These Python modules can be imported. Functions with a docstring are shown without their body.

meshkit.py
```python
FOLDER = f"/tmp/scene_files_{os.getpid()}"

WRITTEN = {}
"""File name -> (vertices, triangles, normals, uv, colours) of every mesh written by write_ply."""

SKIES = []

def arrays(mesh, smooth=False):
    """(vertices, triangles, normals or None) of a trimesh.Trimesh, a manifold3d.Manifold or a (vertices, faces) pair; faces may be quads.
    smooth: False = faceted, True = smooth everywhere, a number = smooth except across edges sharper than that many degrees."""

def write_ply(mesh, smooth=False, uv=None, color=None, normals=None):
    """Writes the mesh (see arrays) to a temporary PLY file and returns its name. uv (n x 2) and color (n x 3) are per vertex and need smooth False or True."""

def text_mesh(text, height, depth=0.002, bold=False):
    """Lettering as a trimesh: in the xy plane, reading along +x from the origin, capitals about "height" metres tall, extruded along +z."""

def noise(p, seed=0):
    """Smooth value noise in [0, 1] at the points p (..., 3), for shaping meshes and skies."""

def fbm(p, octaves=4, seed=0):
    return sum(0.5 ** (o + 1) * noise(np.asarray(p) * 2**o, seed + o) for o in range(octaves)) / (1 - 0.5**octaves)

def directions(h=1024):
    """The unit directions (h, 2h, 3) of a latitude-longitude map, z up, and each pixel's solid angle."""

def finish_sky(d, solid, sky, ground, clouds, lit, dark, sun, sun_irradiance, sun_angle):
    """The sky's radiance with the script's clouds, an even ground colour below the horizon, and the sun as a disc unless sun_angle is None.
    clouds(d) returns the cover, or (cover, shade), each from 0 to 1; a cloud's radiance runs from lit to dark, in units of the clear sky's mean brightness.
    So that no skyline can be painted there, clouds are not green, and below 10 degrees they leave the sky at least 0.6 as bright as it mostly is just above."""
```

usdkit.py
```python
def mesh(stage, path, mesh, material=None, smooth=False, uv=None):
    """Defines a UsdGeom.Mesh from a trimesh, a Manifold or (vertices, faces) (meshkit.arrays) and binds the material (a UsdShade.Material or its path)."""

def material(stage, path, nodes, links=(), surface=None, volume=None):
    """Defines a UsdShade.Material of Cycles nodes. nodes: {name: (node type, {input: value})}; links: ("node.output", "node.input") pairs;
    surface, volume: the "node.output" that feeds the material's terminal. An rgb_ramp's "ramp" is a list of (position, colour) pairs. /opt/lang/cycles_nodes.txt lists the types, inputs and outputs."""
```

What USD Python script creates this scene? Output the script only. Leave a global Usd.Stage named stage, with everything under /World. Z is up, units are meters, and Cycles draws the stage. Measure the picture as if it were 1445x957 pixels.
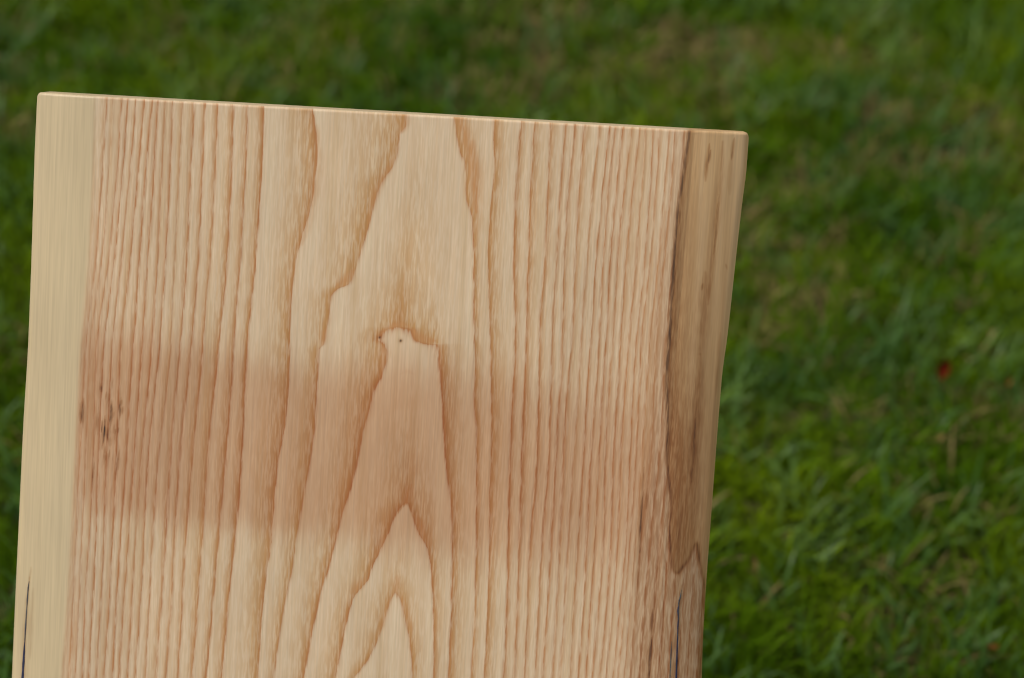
import math, random
import numpy as np
from scipy.interpolate import PchipInterpolator, CubicSpline
from scipy.ndimage import map_coordinates, gaussian_filter, gaussian_filter1d
from scipy.spatial import cKDTree
import trimesh, usdkit, meshkit
from pxr import Usd, UsdGeom, UsdLux, UsdShade, Gf, Sdf, Vt

rng = np.random.default_rng(11)
stage = Usd.Stage.CreateInMemory()
UsdGeom.SetStageUpAxis(stage, 'Z')
UsdGeom.Xform.Define(stage, '/World')
UsdGeom.Scope.Define(stage, '/World/Looks')
T = Sdf.ValueTypeNames

# ------------------------------------------------------------------ camera
CAM = np.array([0.0, 0.0, 1.10])
PITCH, ROLL = math.radians(40.0), math.radians(3.45)
FOCAL, APERTURE = 50.0, 23.6
FOCUS, FSTOP = 1.07, 3.4
EXPOSURE = 0.70
SUN_EL, SUN_AZ = math.radians(58), math.radians(-92)      # azimuth = atan2(x, y) of the direction towards the sun
SUN_POWER, SUN_ANGLE, SKY_STRENGTH = 0.36, 35.0, 0.09

axis = np.array([0, math.cos(PITCH), -math.sin(PITCH)])
r0 = np.array([1.0, 0, 0]); u0 = np.cross(r0, axis)
right = r0 * math.cos(ROLL) + u0 * math.sin(ROLL)
up = u0 * math.cos(ROLL) - r0 * math.sin(ROLL)
cam = UsdGeom.Camera.Define(stage, '/World/camera')
cam.AddTransformOp().Set(Gf.Matrix4d(*right, 0, *up, 0, *(-axis), 0, *CAM, 1))
cam.CreateFocalLengthAttr(FOCAL); cam.CreateHorizontalApertureAttr(APERTURE); cam.CreateVerticalApertureAttr(APERTURE * 678 / 1024)
cam.CreateFStopAttr(FSTOP); cam.CreateFocusDistanceAttr(FOCUS); cam.CreateExposureAttr(EXPOSURE)
cam.CreateClippingRangeAttr(Gf.Vec2f(0.05, 1000.0))

# ------------------------------------------------------------------ sky and soft overcast sun
toward = np.array([math.sin(SUN_AZ) * math.cos(SUN_EL), math.cos(SUN_AZ) * math.cos(SUN_EL), math.sin(SUN_EL)])
usdkit.material(stage, '/World/Looks/overcast_sky', {
    'sky': ('sky_texture', {'sky_type': 'single_scattering', 'sun_disc': False, 'sun_elevation': SUN_EL, 'sun_rotation': SUN_AZ, 'air_density': 1.0, 'aerosol_density': 3.0}),
    'cloud': ('hsv', {'saturation': 0.12, 'value': 1.0, 'hue': 0.5, 'fac': 1.0}),
    'bg': ('background_shader', {'strength': SKY_STRENGTH})},
    [('sky.color', 'cloud.color'), ('cloud.color', 'bg.color')], surface='bg.background')
dome = UsdLux.DomeLight.Define(stage, '/World/sky')
UsdShade.MaterialBindingAPI.Apply(dome.GetPrim()).Bind(UsdShade.Material.Get(stage, '/World/Looks/overcast_sky'))
dome.GetPrim().SetCustomDataByKey('kind', 'structure')
sun = UsdLux.DistantLight.Define(stage, '/World/sun')
sun.CreateIntensityAttr(SUN_POWER); sun.CreateAngleAttr(SUN_ANGLE); sun.CreateNormalizeAttr(True); sun.CreateColorAttr(Gf.Vec3f(1.0, 0.955, 0.88))
z_ = toward; x_ = np.cross([0, 0, 1.0], z_); x_ /= np.linalg.norm(x_); y_ = np.cross(z_, x_)
sun.AddTransformOp().Set(Gf.Matrix4d(*x_, 0, *y_, 0, *z_, 0, 0, 0, 5, 1))


# ------------------------------------------------------------------ helpers
def tag(prim, label=None, category=None, group=None, kind=None):
    for k, v in (('label', label), ('category', category), ('group', group), ('kind', kind)):
        if v:
            prim.SetCustomDataByKey(k, v)
    return prim


def primvar(m, name, values):
    UsdGeom.PrimvarsAPI(m).CreatePrimvar(name, T.Float3Array, 'vertex').Set(Vt.Vec3fArray.FromNumpy(np.asarray(values, np.float32)))


FPX = 1445 * FOCAL / APERTURE                                     # tracing sheet: the board's figure was traced on a 1445 x 957 grid


def ray(px, py):
    d = axis + right * ((px - 722.5) / FPX) - up * ((py - 478.5) / FPX)
    return d


def sheet(p):
    q = np.asarray(p) - CAM
    z = q @ axis
    return 722.5 + FPX * (q @ right) / z, 478.5 - FPX * (q @ up) / z


def on_ground(px, py, h=0.0):
    d = ray(px, py)
    return CAM + d * (h - CAM[2]) / d[2]


# ------------------------------------------------------------------ ground
def ground_height(x, y):
    p = np.stack([np.asarray(x) * 2.2, np.asarray(y) * 2.2, np.zeros_like(np.asarray(x, float))], -1)
    return 0.018 * (meshkit.fbm(p, 3, 5) - 0.5) * np.exp(-((np.asarray(x) / 4) ** 2 + ((np.asarray(y) - 1) / 4) ** 2))


soil = usdkit.material(stage, '/World/Looks/soil_and_thatch', {
    'g': ('geometry', {}),
    'n': ('noise_texture', {'scale': 120.0, 'detail': 5.0, 'roughness': 0.65}),
    'n2': ('noise_texture', {'scale': 5.0, 'detail': 3.0}),
    'c1': ('rgb_ramp', {'ramp': [(0.3, (0.025, 0.022, 0.008)), (0.55, (0.065, 0.058, 0.020)), (0.75, (0.16, 0.125, 0.055))]}),
    'c2': ('rgb_ramp', {'ramp': [(0.3, (0.025, 0.045, 0.006)), (0.7, (0.09, 0.085, 0.028))]}),
    'm': ('mix', {'fac': 0.4}),
    'b': ('bump', {'strength': 0.8, 'distance': 0.006}),
    'p': ('principled_bsdf', {'roughness': 0.95, 'specular_ior_level': 0.15})},
    [('g.position', 'n.vector'), ('g.position', 'n2.vector'), ('n.fac', 'c1.fac'), ('n2.fac', 'c2.fac'), ('c1.color', 'm.color1'), ('c2.color', 'm.color2'),
     ('m.color', 'p.base_color'), ('n.fac', 'b.height'), ('b.normal', 'p.normal')], surface='p.BSDF')
gx = np.unique(np.concatenate([np.linspace(-30, -2.5, 12), np.linspace(-2.5, 2.5, 126), np.linspace(2.5, 30, 12)]))
gy = np.unique(np.concatenate([np.linspace(-30, -1, 12), np.linspace(-1, 4.5, 138), np.linspace(4.5, 30, 12)]))
X, Y = np.meshgrid(gx, gy)
gv = np.stack([X, Y, ground_height(X, Y)], -1).reshape(-1, 3)
ii = np.arange(len(gy) - 1)[:, None] * len(gx) + np.arange(len(gx) - 1)
gf = np.stack([ii, ii + 1, ii + 1 + len(gx), ii + len(gx)], -1).reshape(-1, 4)
tag(usdkit.mesh(stage, '/World/ground', (gv, gf), soil, smooth=True).GetPrim(), 'dark soil and thatch under the lawn', 'ground', kind='structure')

# ------------------------------------------------------------------ the board: place, outline and relief
TILT = math.radians(7.5)                                           # the face leans this much away from square to the view
LEAN = PITCH - TILT                                                # and so far back from upright
FACE = CAM + axis * 1.07                                           # a point of the face
bt = np.array([0, math.sin(LEAN), math.cos(LEAN)])                 # up along the board
bn = np.array([0, -math.cos(LEAN), math.sin(LEAN)])                # out of the face, towards the viewer
BASE = FACE - bt * (FACE[2] / bt[2])                               # where the face plane meets the ground
THICK = 0.034


def plane(px, py, depth=0.0):
    """Board coordinates (x across, v up) of a traced point lying depth behind the face plane."""
    d = ray(np.asarray(px, float)[..., None], np.asarray(py, float)[..., None])
    o = BASE - bn * depth
    k = ((o - CAM) @ bn) / (d @ bn)
    p = CAM + d * k[..., None] - BASE
    return p[..., 0], p @ bt


def world(x, v, depth):
    return BASE + np.asarray(x)[..., None] * r0 + np.asarray(v)[..., None] * bt - np.asarray(depth)[..., None] * bn


DL, DR = 0.012, 0.019                                              # how far the two live edges have rounded back at the outline
left_px = np.array([(53, 128), (51.5, 160), (49, 220), (45, 350), (40.5, 470), (33, 600), (27.5, 720), (22, 840), (17, 957)], float)
right_px = np.array([(1057, 188), (1054, 230), (1047, 290), (1039, 360), (1027, 470), (1018, 540), (1010, 640), (1004, 720), (998, 800), (993, 880), (990, 957)], float)
break_px = np.array([(972, 184), (962, 260), (951, 378), (945, 478), (942, 560), (940, 650), (936, 760), (932, 860), (928, 957)], float)
sapl_px = np.array([(132, 137), (126, 349), (114, 492), (105, 658), (97, 814), (86, 957)], float)


def edge_curve(pts, depth):
    x, v = plane(pts[:, 0], pts[:, 1], depth)
    o = np.argsort(v)
    x, v = x[o], v[o]
    f = PchipInterpolator(v, x)
    lo = np.polyfit(v[:3], x[:3], 1); hi = np.polyfit(v[-3:], x[-3:], 1)
    return lambda q: np.where(q < v[0], x[0] + 0.6 * lo[0] * (q - v[0]), np.where(q > v[-1], x[-1] + hi[0] * (q - v[-1]), f(np.clip(q, v[0], v[-1]))))


xl_of, xr_of, xb_of, xs_of = edge_curve(left_px, DL), edge_curve(right_px, DR), edge_curve(break_px, 0.0), edge_curve(sapl_px, 0.0)
tx, tv = plane(np.array([132.0, 970.0]), np.array([135.5, 183.5]))
top_slope = (tv[1] - tv[0]) / (tx[1] - tx[0])
VT0 = float(tv.mean())


def top_at(x):
    """The cut end, a shade lower at its two softened corners."""
    e = np.minimum(x - float(xl_of(VT0)), float(xr_of(VT0)) - x)
    q = np.clip(1 - np.maximum(e, 0) / 0.0022, 0, 1)
    return tv[0] + top_slope * (x - tx[0]) - 0.0020 * (1 - np.sqrt(1 - q * q * 0.999))



NX, ROUND = 760, 0.0014
s = np.linspace(0, 1, NX - 60)
warp = np.unique(np.concatenate([s, 0.016 * np.linspace(0, 1, 30) ** 2, 1 - 0.016 * np.linspace(0, 1, 30) ** 2]))
NX = len(warp)
v_low = np.concatenate([np.linspace(0, 0.30, 60)[:-1], np.linspace(0.30, 1, 640) * 0 + np.linspace(0.30, 1.0, 640)])
VTOP = float(tv.mean())
rows = np.concatenate([np.linspace(0.0, 0.30, 50)[:-1] / VTOP, np.linspace(0.30 / VTOP, 1, 640)])   # fraction of the way up


def relief(x, v, xl, xr):
    xs, xb = xs_of(v), xb_of(v)
    bevl = np.clip((xs - x) / np.maximum(xs - xl, 1e-4), 0, 1)
    bevr = np.clip((x - xb) / np.maximum(xr - xb, 1e-4), 0, 1)
    dl = (DL - 0.0035) * bevl ** 1.2
    dr = (DR - 0.004) * (0.75 * bevr ** 1.25 + 0.25 * bevr ** 2.2)
    rad = 0.004
    for e, amt in ((x - xl, 0.0035), (xr - x, 0.004)):
        q = np.clip(1 - e / rad, 0, 1)
        add = amt * (1 - np.sqrt(np.clip(1 - q * q, 0, 1)))
        dl = dl + add
    hand = 0.0005 * (meshkit.fbm(np.stack([x * 26, v * 9, 0 * x], -1), 2, 3) - 0.5)      # planed by hand: never dead flat
    return dl + dr + hand


# ---- figure of the wood: growth-ring lines traced on the board; every line is an x(y) with a ring number growing outwards from the centre
ys = [150, 349, 492, 658, 814, 955]
left_rows = [[133, 151, 160, 170, 180, 190, 204, 214, 223, 233, 244, 257, 273, 289, 307, 329, 349, 371],
             [126, 136, 145, 155, 164, 173, 185, 197, 210, 223, 235, 248, 264, 281, 297.6, 321, 340.5, 362.6],
             [114, 121, 128, 136, 146, 157, 171, 187, 200.6, 213, 224, 240, 253, 269.6, 285, 309, 329, 348],
             [105, 112, 121, 130, 139.5, 149, 164, 177, 189, 199, 209, 222.6, 240, 252, 271, 291.5, 317, 340],
             [97, 105, 113, 122, 133, 144, 156, 166, 177, 188, 200.6, 212, 230, 244.5, 259, 282, 304, 326],
             [86, 96, 106, 115, 125, 135, 146, 157, 168, 179, 191, 205, 219, 233.5, 251, 271, 290, 313.5]]
right_ys = [181, 361, 463, 651, 751, 939]
right_lines = [[736, 724.5, 727, 720, 718, 711], [754, 746, 744, 736, 734.5, 726], [777, 769, 762, 758, 750, 740], [798, 786, 780, 774, 767, 756],
               [811, 797, 794, 784, 779, 767], [825, 812, 808, 795, 791, 781], [846, 829, 821, 810, 803, 791], [860, 842, 835, 822, 816, 805],
               [869, 852, 847, 834, 830, 817], [879, 862, 856, 844, 840, 827], [891, 873, 866, 854, 852, 838], [903, 884, 877, 865, 863, 847],
               [912, 899, 889, 877, 873, 857], [921, 910, 899, 889, 883, 866], [931, 919, 908, 897, 891, 874], [945, 930, 919, 904, 898, 882], [953, 938, 927, 916, 906, 890]]
M1 = [(441, 155), (443, 169), (447, 211), (441, 280), (425, 338), (419, 363), (409.5, 454), (409, 517), (403, 595), (391.5, 657), (383, 767), (373.5, 832), (366, 939)]
M2 = [(575, 150), (574, 164), (573, 176), (564, 190), (562, 211), (555, 233), (541, 252), (530, 277), (519, 321), (507, 362), (499, 388), (492, 401), (475, 408), (467, 418), (463, 454),
      (458.5, 470), (457, 485), (449.5, 494), (447, 535), (444, 595), (435.5, 658), (422, 735), (411, 807), (400, 858), (388, 939)]
M3L = [(557, 461), (539, 469), (532.5, 478), (543, 488.5), (546, 498), (544, 513.6), (538, 532), (530, 545), (521, 579), (510, 620), (502, 662), (482, 729), (466, 792), (452, 839), (442, 883), (430, 948)]
M3R = [(563, 461), (579, 465), (588, 480), (601, 485), (615, 486), (619.6, 495), (623, 532), (627, 611), (630.5, 660), (637, 720), (638, 767), (637, 861), (635, 908)]
M4L = [(573, 709), (566, 715), (557, 729), (547.5, 754), (535, 780), (525.6, 800), (520, 817), (501, 841), (493, 861), (485, 898), (477, 939)]
M4R = [(575, 709), (580, 722), (591, 752), (604, 776), (610, 820), (612, 908)]
M5L = [(557, 835), (549, 851), (541, 879.6), (529, 911), (512, 940), (500, 955)]
M5R = [(559, 835), (566, 847), (572.6, 876), (579, 905), (582, 945)]
R1 = [(641, 155), (642, 168), (644, 183), (649, 211), (657, 233), (658.6, 277), (667, 308), (670, 360), (670, 454), (671, 517), (670, 564), (673, 611), (673, 751), (672, 814), (668, 908)]
R2 = [(697, 172), (697, 238), (692, 294), (688.3, 363), (690, 438), (692, 501), (693, 564), (693, 642), (690.5, 700), (690, 782), (688.6, 845), (684, 939)]
GX, GY0, GY1 = 1120, 100, 1500
gyr = np.arange(GY0, GY1, 1.0)
wob = random.Random(4)


def trace(pts, wobble=0.0):
    pts = np.array(pts, float)
    y, x = pts[:, 1], pts[:, 0]
    f = PchipInterpolator(y, x)
    lo = (x[1] - x[0]) / (y[1] - y[0]); hi = (x[-1] - x[-2]) / (y[-1] - y[-2])
    lo, hi = np.clip(lo, -0.12, 0.02), np.clip(hi, -0.35, 0.0)
    out = np.where(gyr < y[0], x[0] + lo * (gyr - y[0]), np.where(gyr > y[-1], x[-1] + hi * (gyr - y[-1]), f(np.clip(gyr, y[0], y[-1]))))
    if wobble:
        a = sum(wobble / k * np.sin(gyr / (46.0 / k) + wob.uniform(0, 6.28)) for k in (0.6, 1, 1.7, 2.9, 4.6))
        out = out + a
    return out, y[0]


Ls = [trace([(left_rows[k][i], ys[k]) for k in range(6)], 0.3) for i in range(18)]          # outermost first
Rs = [trace([(l[k], right_ys[k]) for k in range(6)], 0.35) for l in right_lines]
lefts = [(1, *trace(M5L)), (2, *trace(M4L)), (3, *trace(M3L)), (4, *trace(M2)), (5, *trace(M1))] + [(6 + i, *Ls[17 - i]) for i in range(18)]
rights = [(1, *trace(M5R)), (2, *trace(M4R)), (3, *trace(M3R)), (4, *trace(R1)), (5, *trace(R2))] + [(6 + i, *Rs[i]) for i in range(17)]
apex = {1: 835, 2: 709, 3: 461}
cval = np.interp(gyr, [100, 461, 709, 835, 1000, 1500], [3.83, 3.0, 2.0, 1.0, 0.45, 0.3])
cx = np.interp(gyr, [100, 400, 461, 520, 709, 835, 957, 1500], [606, 570, 561, 575, 574, 558, 545, 480])
ring = np.zeros((len(gyr), GX), np.float32)
xs_all = np.arange(GX, dtype=float)
for k, y in enumerate(gyr):
    px, pv = [], []
    for n, x, y0 in reversed(lefts):
        if n > 3 or y > apex[n]:
            px.append(x[k]); pv.append(n)
    px.append(cx[k]); pv.append(cval[k])
    for n, x, y0 in rights:
        if n > 3 or y > apex[n]:
            px.append(x[k]); pv.append(n)
    px, pv = np.array(px), np.array(pv)
    px = np.concatenate([[px[0] - 400], px, [px[-1] + 400]]); pv = np.concatenate([[pv[0] + 30], pv, [pv[-1] + 30]])
    for j in range(1, len(px)):
        px[j] = max(px[j], px[j - 1] + 0.8)
    ring[k] = np.interp(xs_all, px, pv)
g0, g1 = np.gradient(gaussian_filter(ring, (1.5, 0.8)))
wide = np.clip(1.0 / np.maximum(np.hypot(g0, g1), 1e-3), 5, 95)
wide = gaussian_filter(wide, (6, 3))
# keep the ring numbers' step lines exactly where traced: frac/width are evaluated in the shader

YY, XX = np.meshgrid(gyr, xs_all, indexing='ij')


def curve_mask(pts, shift=0.0, soft=4.0):
    x, _ = trace(pts)
    return 1 / (1 + np.exp(-np.clip((XX - x[:, None] - shift) / soft, -40, 40)))           # 0 left of the line, 1 right of it


def densify(pts, step=1.0):
    pts = np.array(pts, float)
    d = np.r_[0, np.cumsum(np.hypot(*np.diff(pts, axis=0).T))]
    q = np.arange(0, d[-1], step)
    return np.stack([np.interp(q, d, pts[:, 0]), np.interp(q, d, pts[:, 1])], 1)


def smooth_line(pts):
    pts = np.array(pts, float)
    d = np.r_[0, np.cumsum(np.hypot(*np.diff(pts, axis=0).T))]
    f = PchipInterpolator(d, pts)
    return f(np.arange(0, d[-1], 0.7))


heart_left = curve_mask([(134, 137), (126, 349), (114, 492), (105, 658), (97, 814), (86, 957)], 0.5, 1.6)
DARK = [(973, 184), (968.5, 217.5), (963, 256), (956, 306), (950.5, 378), (949, 403), (947.6, 425), (944.5, 478), (941.5, 525), (942.5, 604), (941, 650), (947, 704), (945, 745), (947.6, 789),
        (951, 806), (956, 808.5), (962, 802), (973, 787), (979, 773), (982.5, 767), (986.5, 786), (990, 806), (993.5, 826), (994.7, 861), (991, 920), (987, 960), (970, 1200)]
dline = smooth_line(DARK)
tree_ = cKDTree(dline)
near = (XX > 860) & (XX < 1080)
dist = np.full(XX.shape, 99.0)
dist[near], idx = tree_.query(np.stack([XX[near], YY[near]], 1))
wline = np.interp(np.arange(len(dline)) * 0.7, [0, 200, 420, 560, 640, 720, 820], [3.0, 2.8, 2.4, 2.0, 2.4, 2.2, 2.2])
wl = np.full(XX.shape, 1.0); wl[near] = wline[np.clip(idx, 0, len(wline) - 1)] if len(wline) > idx.max() else np.interp(idx, np.arange(len(wline)), wline)
dark = np.interp(YY, [180, 260, 420, 560, 700, 900], [0.5, 0.62, 0.62, 0.62, 0.5, 0.42]) * np.exp(-(dist / wl) ** 2) + 0.12 * np.exp(-(dist / 6.0) ** 2) * (XX > 900)
sg_ = lambda q: 1 / (1 + np.exp(-np.clip(q, -40, 40)))
# the outer zone lies right of the dark line and above its zigzag
from shapely.geometry import Polygon
from shapely import contains_xy
zone_poly = Polygon(DARK[:-1] + [(1200, 960), (1200, 100), (975, 100)])
zone = np.zeros(XX.shape, np.float32)
zone[near] = contains_xy(zone_poly, XX[near], YY[near]); zone[XX >= 1080] = 1
zone = gaussian_filter(zone, (1.2, 1.0))


def stroke(pts, width, amount, field=None):
    """A soft brown streak along a traced line, tapering at both ends."""
    field = dark if field is None else field
    p = smooth_line(pts)
    a, b = p.min(0) - 4 * width - 4, p.max(0) + 4 * width + 4
    sel = (XX > a[0]) & (XX < b[0]) & (YY > a[1]) & (YY < b[1])
    d, i = cKDTree(p).query(np.stack([XX[sel], YY[sel]], 1))
    t = i / max(len(p) - 1, 1)
    w = width * np.sqrt(np.clip(np.sin(np.pi * np.clip(t, 0.02, 0.98)), 0.05, 1))
    field[sel] += amount * np.exp(-(d / w) ** 2)


for pts, w, a in [([(1001, 203), (999, 222), (997, 236), (995.5, 256)], 2.6, 0.42), ([(1003, 212), (1000, 230)], 1.6, 0.35),
                  ([(1036, 195), (1034, 208), (1032.5, 226)], 2.2, 0.42), ([(1034, 215), (1031, 245), (1030, 275)], 4.5, 0.16),
                  ([(1020, 200), (1016, 260), (1010, 320), (1003, 390), (999, 430)], 6.5, 0.24), ([(1014, 275), (1011, 320), (1007, 360)], 1.3, 0.32),
                  ([(995, 385), (993, 430), (990, 470), (987, 500)], 9, 0.22), ([(992, 400), (990, 410)], 1.6, 0.35), ([(988, 500), (986, 560), (980, 620), (976, 680)], 8, 0.26),
                  ([(982, 590), (978, 640), (974, 690)], 2.2, 0.3), ([(1026, 380), (1024, 372)], 1.4, 0.25), ([(1016, 470), (1010, 560)], 3.0, 0.15),
                  ([(960, 300), (955, 400), (950, 520), (953, 640), (957, 760)], 9, 0.13), ([(903, 780), (905, 720), (909, 690)], 1.6, 0.5), ([(909, 660), (902, 780), (899, 860)], 2.0, 0.34),
                  ([(914, 690), (912, 720)], 1.4, 0.4), ([(921, 860), (918, 910), (915, 960)], 3.4, 0.45), ([(919, 900), (915, 960), (910, 1010)], 1.6, 0.5),
                  ([(930, 700), (926, 800), (922, 900)], 4.0, 0.12), ([(961, 700), (959, 780)], 3.0, 0.14), ([(42, 815), (37, 870), (33, 950), (27, 1060)], 4.5, 0.22), ([(44, 800), (41, 822)], 1.2, 0.3), ([(962, 826), (958, 870), (956, 960), (950, 1060)], 4.5, 0.25), ([(47, 830), (44, 880), (42, 930)], 3.0, 0.14),
                  # dark fungal flecks in the left-hand stripes
                  ([(117, 572), (116, 586), (114.5, 604)], 1.9, 0.75), ([(147, 597), (145.5, 612), (144.5, 625)], 1.9, 1.0), ([(143, 540), (141, 552)], 1.7, 0.45),
                  ([(152, 560), (150, 580)], 2.4, 0.45), ([(158, 575), (156.5, 592)], 2.0, 0.55), ([(157, 582), (155, 600), (153, 612)], 1.6, 0.4), ([(170, 571), (168.5, 585)], 2.0, 0.7), ([(165, 603), (163, 616)], 2.6, 0.55),
                  ([(154, 612), (153, 626)], 2.0, 0.65), ([(146, 636), (144, 650)], 2.6, 0.42), ([(132, 660), (130.5, 678)], 1.8, 0.5), ([(167, 640), (163, 668)], 2.4, 0.4),
                  ([(160, 540), (158, 556)], 1.8, 0.3), ([(155, 640), (153, 660)], 1.6, 0.3), ([(138, 585), (135, 620)], 1.8, 0.28)]:
    if pts[0][0] < 200 and 530 < pts[0][1] < 700:                 # a fungal fleck: a bundle of broken hairlines along the fibres, in a faint grey halo
        stroke([(pts[0][0] + 1, pts[0][1] - 10), *pts[1:-1], (pts[-1][0] - 1, pts[-1][1] + 10)] if len(pts) > 2 else [(pts[0][0] + 1, pts[0][1] - 10), (pts[-1][0] - 1, pts[-1][1] + 10)], w * 1.9, 0.22 * a)
        for _ in range(6):
            dx, y0_ = wob.gauss(0, 0.9 * w), wob.uniform(-9, 6)
            k = wob.uniform(0.35, 1.1)
            (xa, ya), (xb, yb) = pts[0], pts[-1]
            stroke([(xa + dx, ya + y0_), (xa + dx + (xb - xa) * k, ya + y0_ + (yb - ya) * k + 3)], wob.uniform(0.7, 1.2), a * wob.uniform(0.25, 0.62))
    else:
        stroke(pts, w, a)
orange = np.zeros(XX.shape)
for pts, w, a in [([(583, 465), (593, 476), (606, 480), (615, 481)], 6.5, 0.9), ([(580, 463), (566, 457), (552, 461), (537, 472)], 3.2, 0.7), ([(474, 405), (482, 399), (491, 393), (499, 380)], 7.0, 0.8),
                  ([(454, 488), (458, 475), (462, 462)], 4.5, 0.7), ([(541, 516), (544, 500), (541, 490)], 3.6, 0.6), ([(571, 712), (576, 700), (580, 684)], 6.0, 0.65), ([(586, 728), (596, 748), (607, 770)], 8, 0.6),
                  ([(543, 755), (536, 770), (530, 786)], 5, 0.55), ([(518, 817), (508, 823), (498, 836)], 7, 0.6), ([(557, 834), (560, 822), (561, 812)], 5, 0.6), ([(567, 842), (574, 866), (581, 890)], 4.5, 0.5), ([(552, 842), (544, 866), (532, 900)], 4.5, 0.4),
                  ([(574, 160), (573, 172), (566, 188)], 5.0, 0.6), ([(646, 120), (650, 165), (659, 200), (668, 240), (672, 300)], 8.5, 0.75), ([(668, 200), (672, 260), (674, 330)], 12, 0.25), ([(556, 222), (544, 246), (531, 272), (520, 316)], 5.5, 0.6), ([(447, 178), (449, 230), (441, 290), (426, 345)], 9, 0.35),
                  ([(566, 528), (575, 524), (584, 529)], 3, 0.14), (DARK[9:], 3.2, 0.75), ([(979, 775), (983, 764), (984, 752)], 3.5, 0.5),
                  ([(590, 640), (584, 670)], 10, 0.22), ([(515, 560), (508, 600), (500, 640)], 10, 0.2),
                  ([(133, 140), (127, 345), (115, 492), (106, 658), (98, 814), (88, 957), (70, 1100)], 5.5, 0.55), ([(145, 349), (134, 480), (125, 660)], 8, 0.25), ([(107, 850), (103, 900), (98, 957)], 4, 0.5),
                  ([(940, 300), (928, 420), (915, 600), (905, 760)], 14, 0.35), ([(900, 330), (890, 520), (872, 760)], 20, 0.15)]:
    stroke(pts, w, a, orange)
orange = np.clip(orange, 0, 0.9)
# porous gold wood fading upwards from the three cathedral tops, in fingers of uneven length
finger = gaussian_filter1d(rng.normal(size=GX), 1.6) * 1.6 + gaussian_filter1d(rng.normal(size=GX), 7) * 2.6
gold = np.zeros(XX.shape)
for tx_, ty_, lx, ll, amt in [([500, 530, 540, 557, 579, 592, 600, 618, 626, 650], [560, 480, 468, 460, 465, 482, 485, 486, 510, 640], [500, 530, 572, 600, 622, 650], [20, 30, 85, 52, 75, 40], 1.0),
                              ([520, 557, 574, 591, 606, 630], [800, 730, 708, 752, 777, 860], [520, 574, 600, 630], [34, 80, 90, 40], 1.0),
                              ([530, 549, 558, 566, 574, 590], [905, 852, 834, 846, 878, 930], [530, 558, 590], [28, 62, 54], 0.95)]:
    above = np.interp(xs_all, tx_, ty_)[None, :] - YY
    length = np.maximum(np.interp(xs_all, lx, ll) * (1 + 0.45 * finger), 8)[None, :]
    inside = sg_((xs_all - tx_[0] - 8) / 5) * sg_((tx_[-1] - 8 - xs_all) / 5)
    gold = np.maximum(gold, amt * inside[None, :] * np.exp(-np.clip(above, 0, 400) / length) * (above > -1))
gold = gaussian_filter(gold, (1.5, 0.8))
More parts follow.
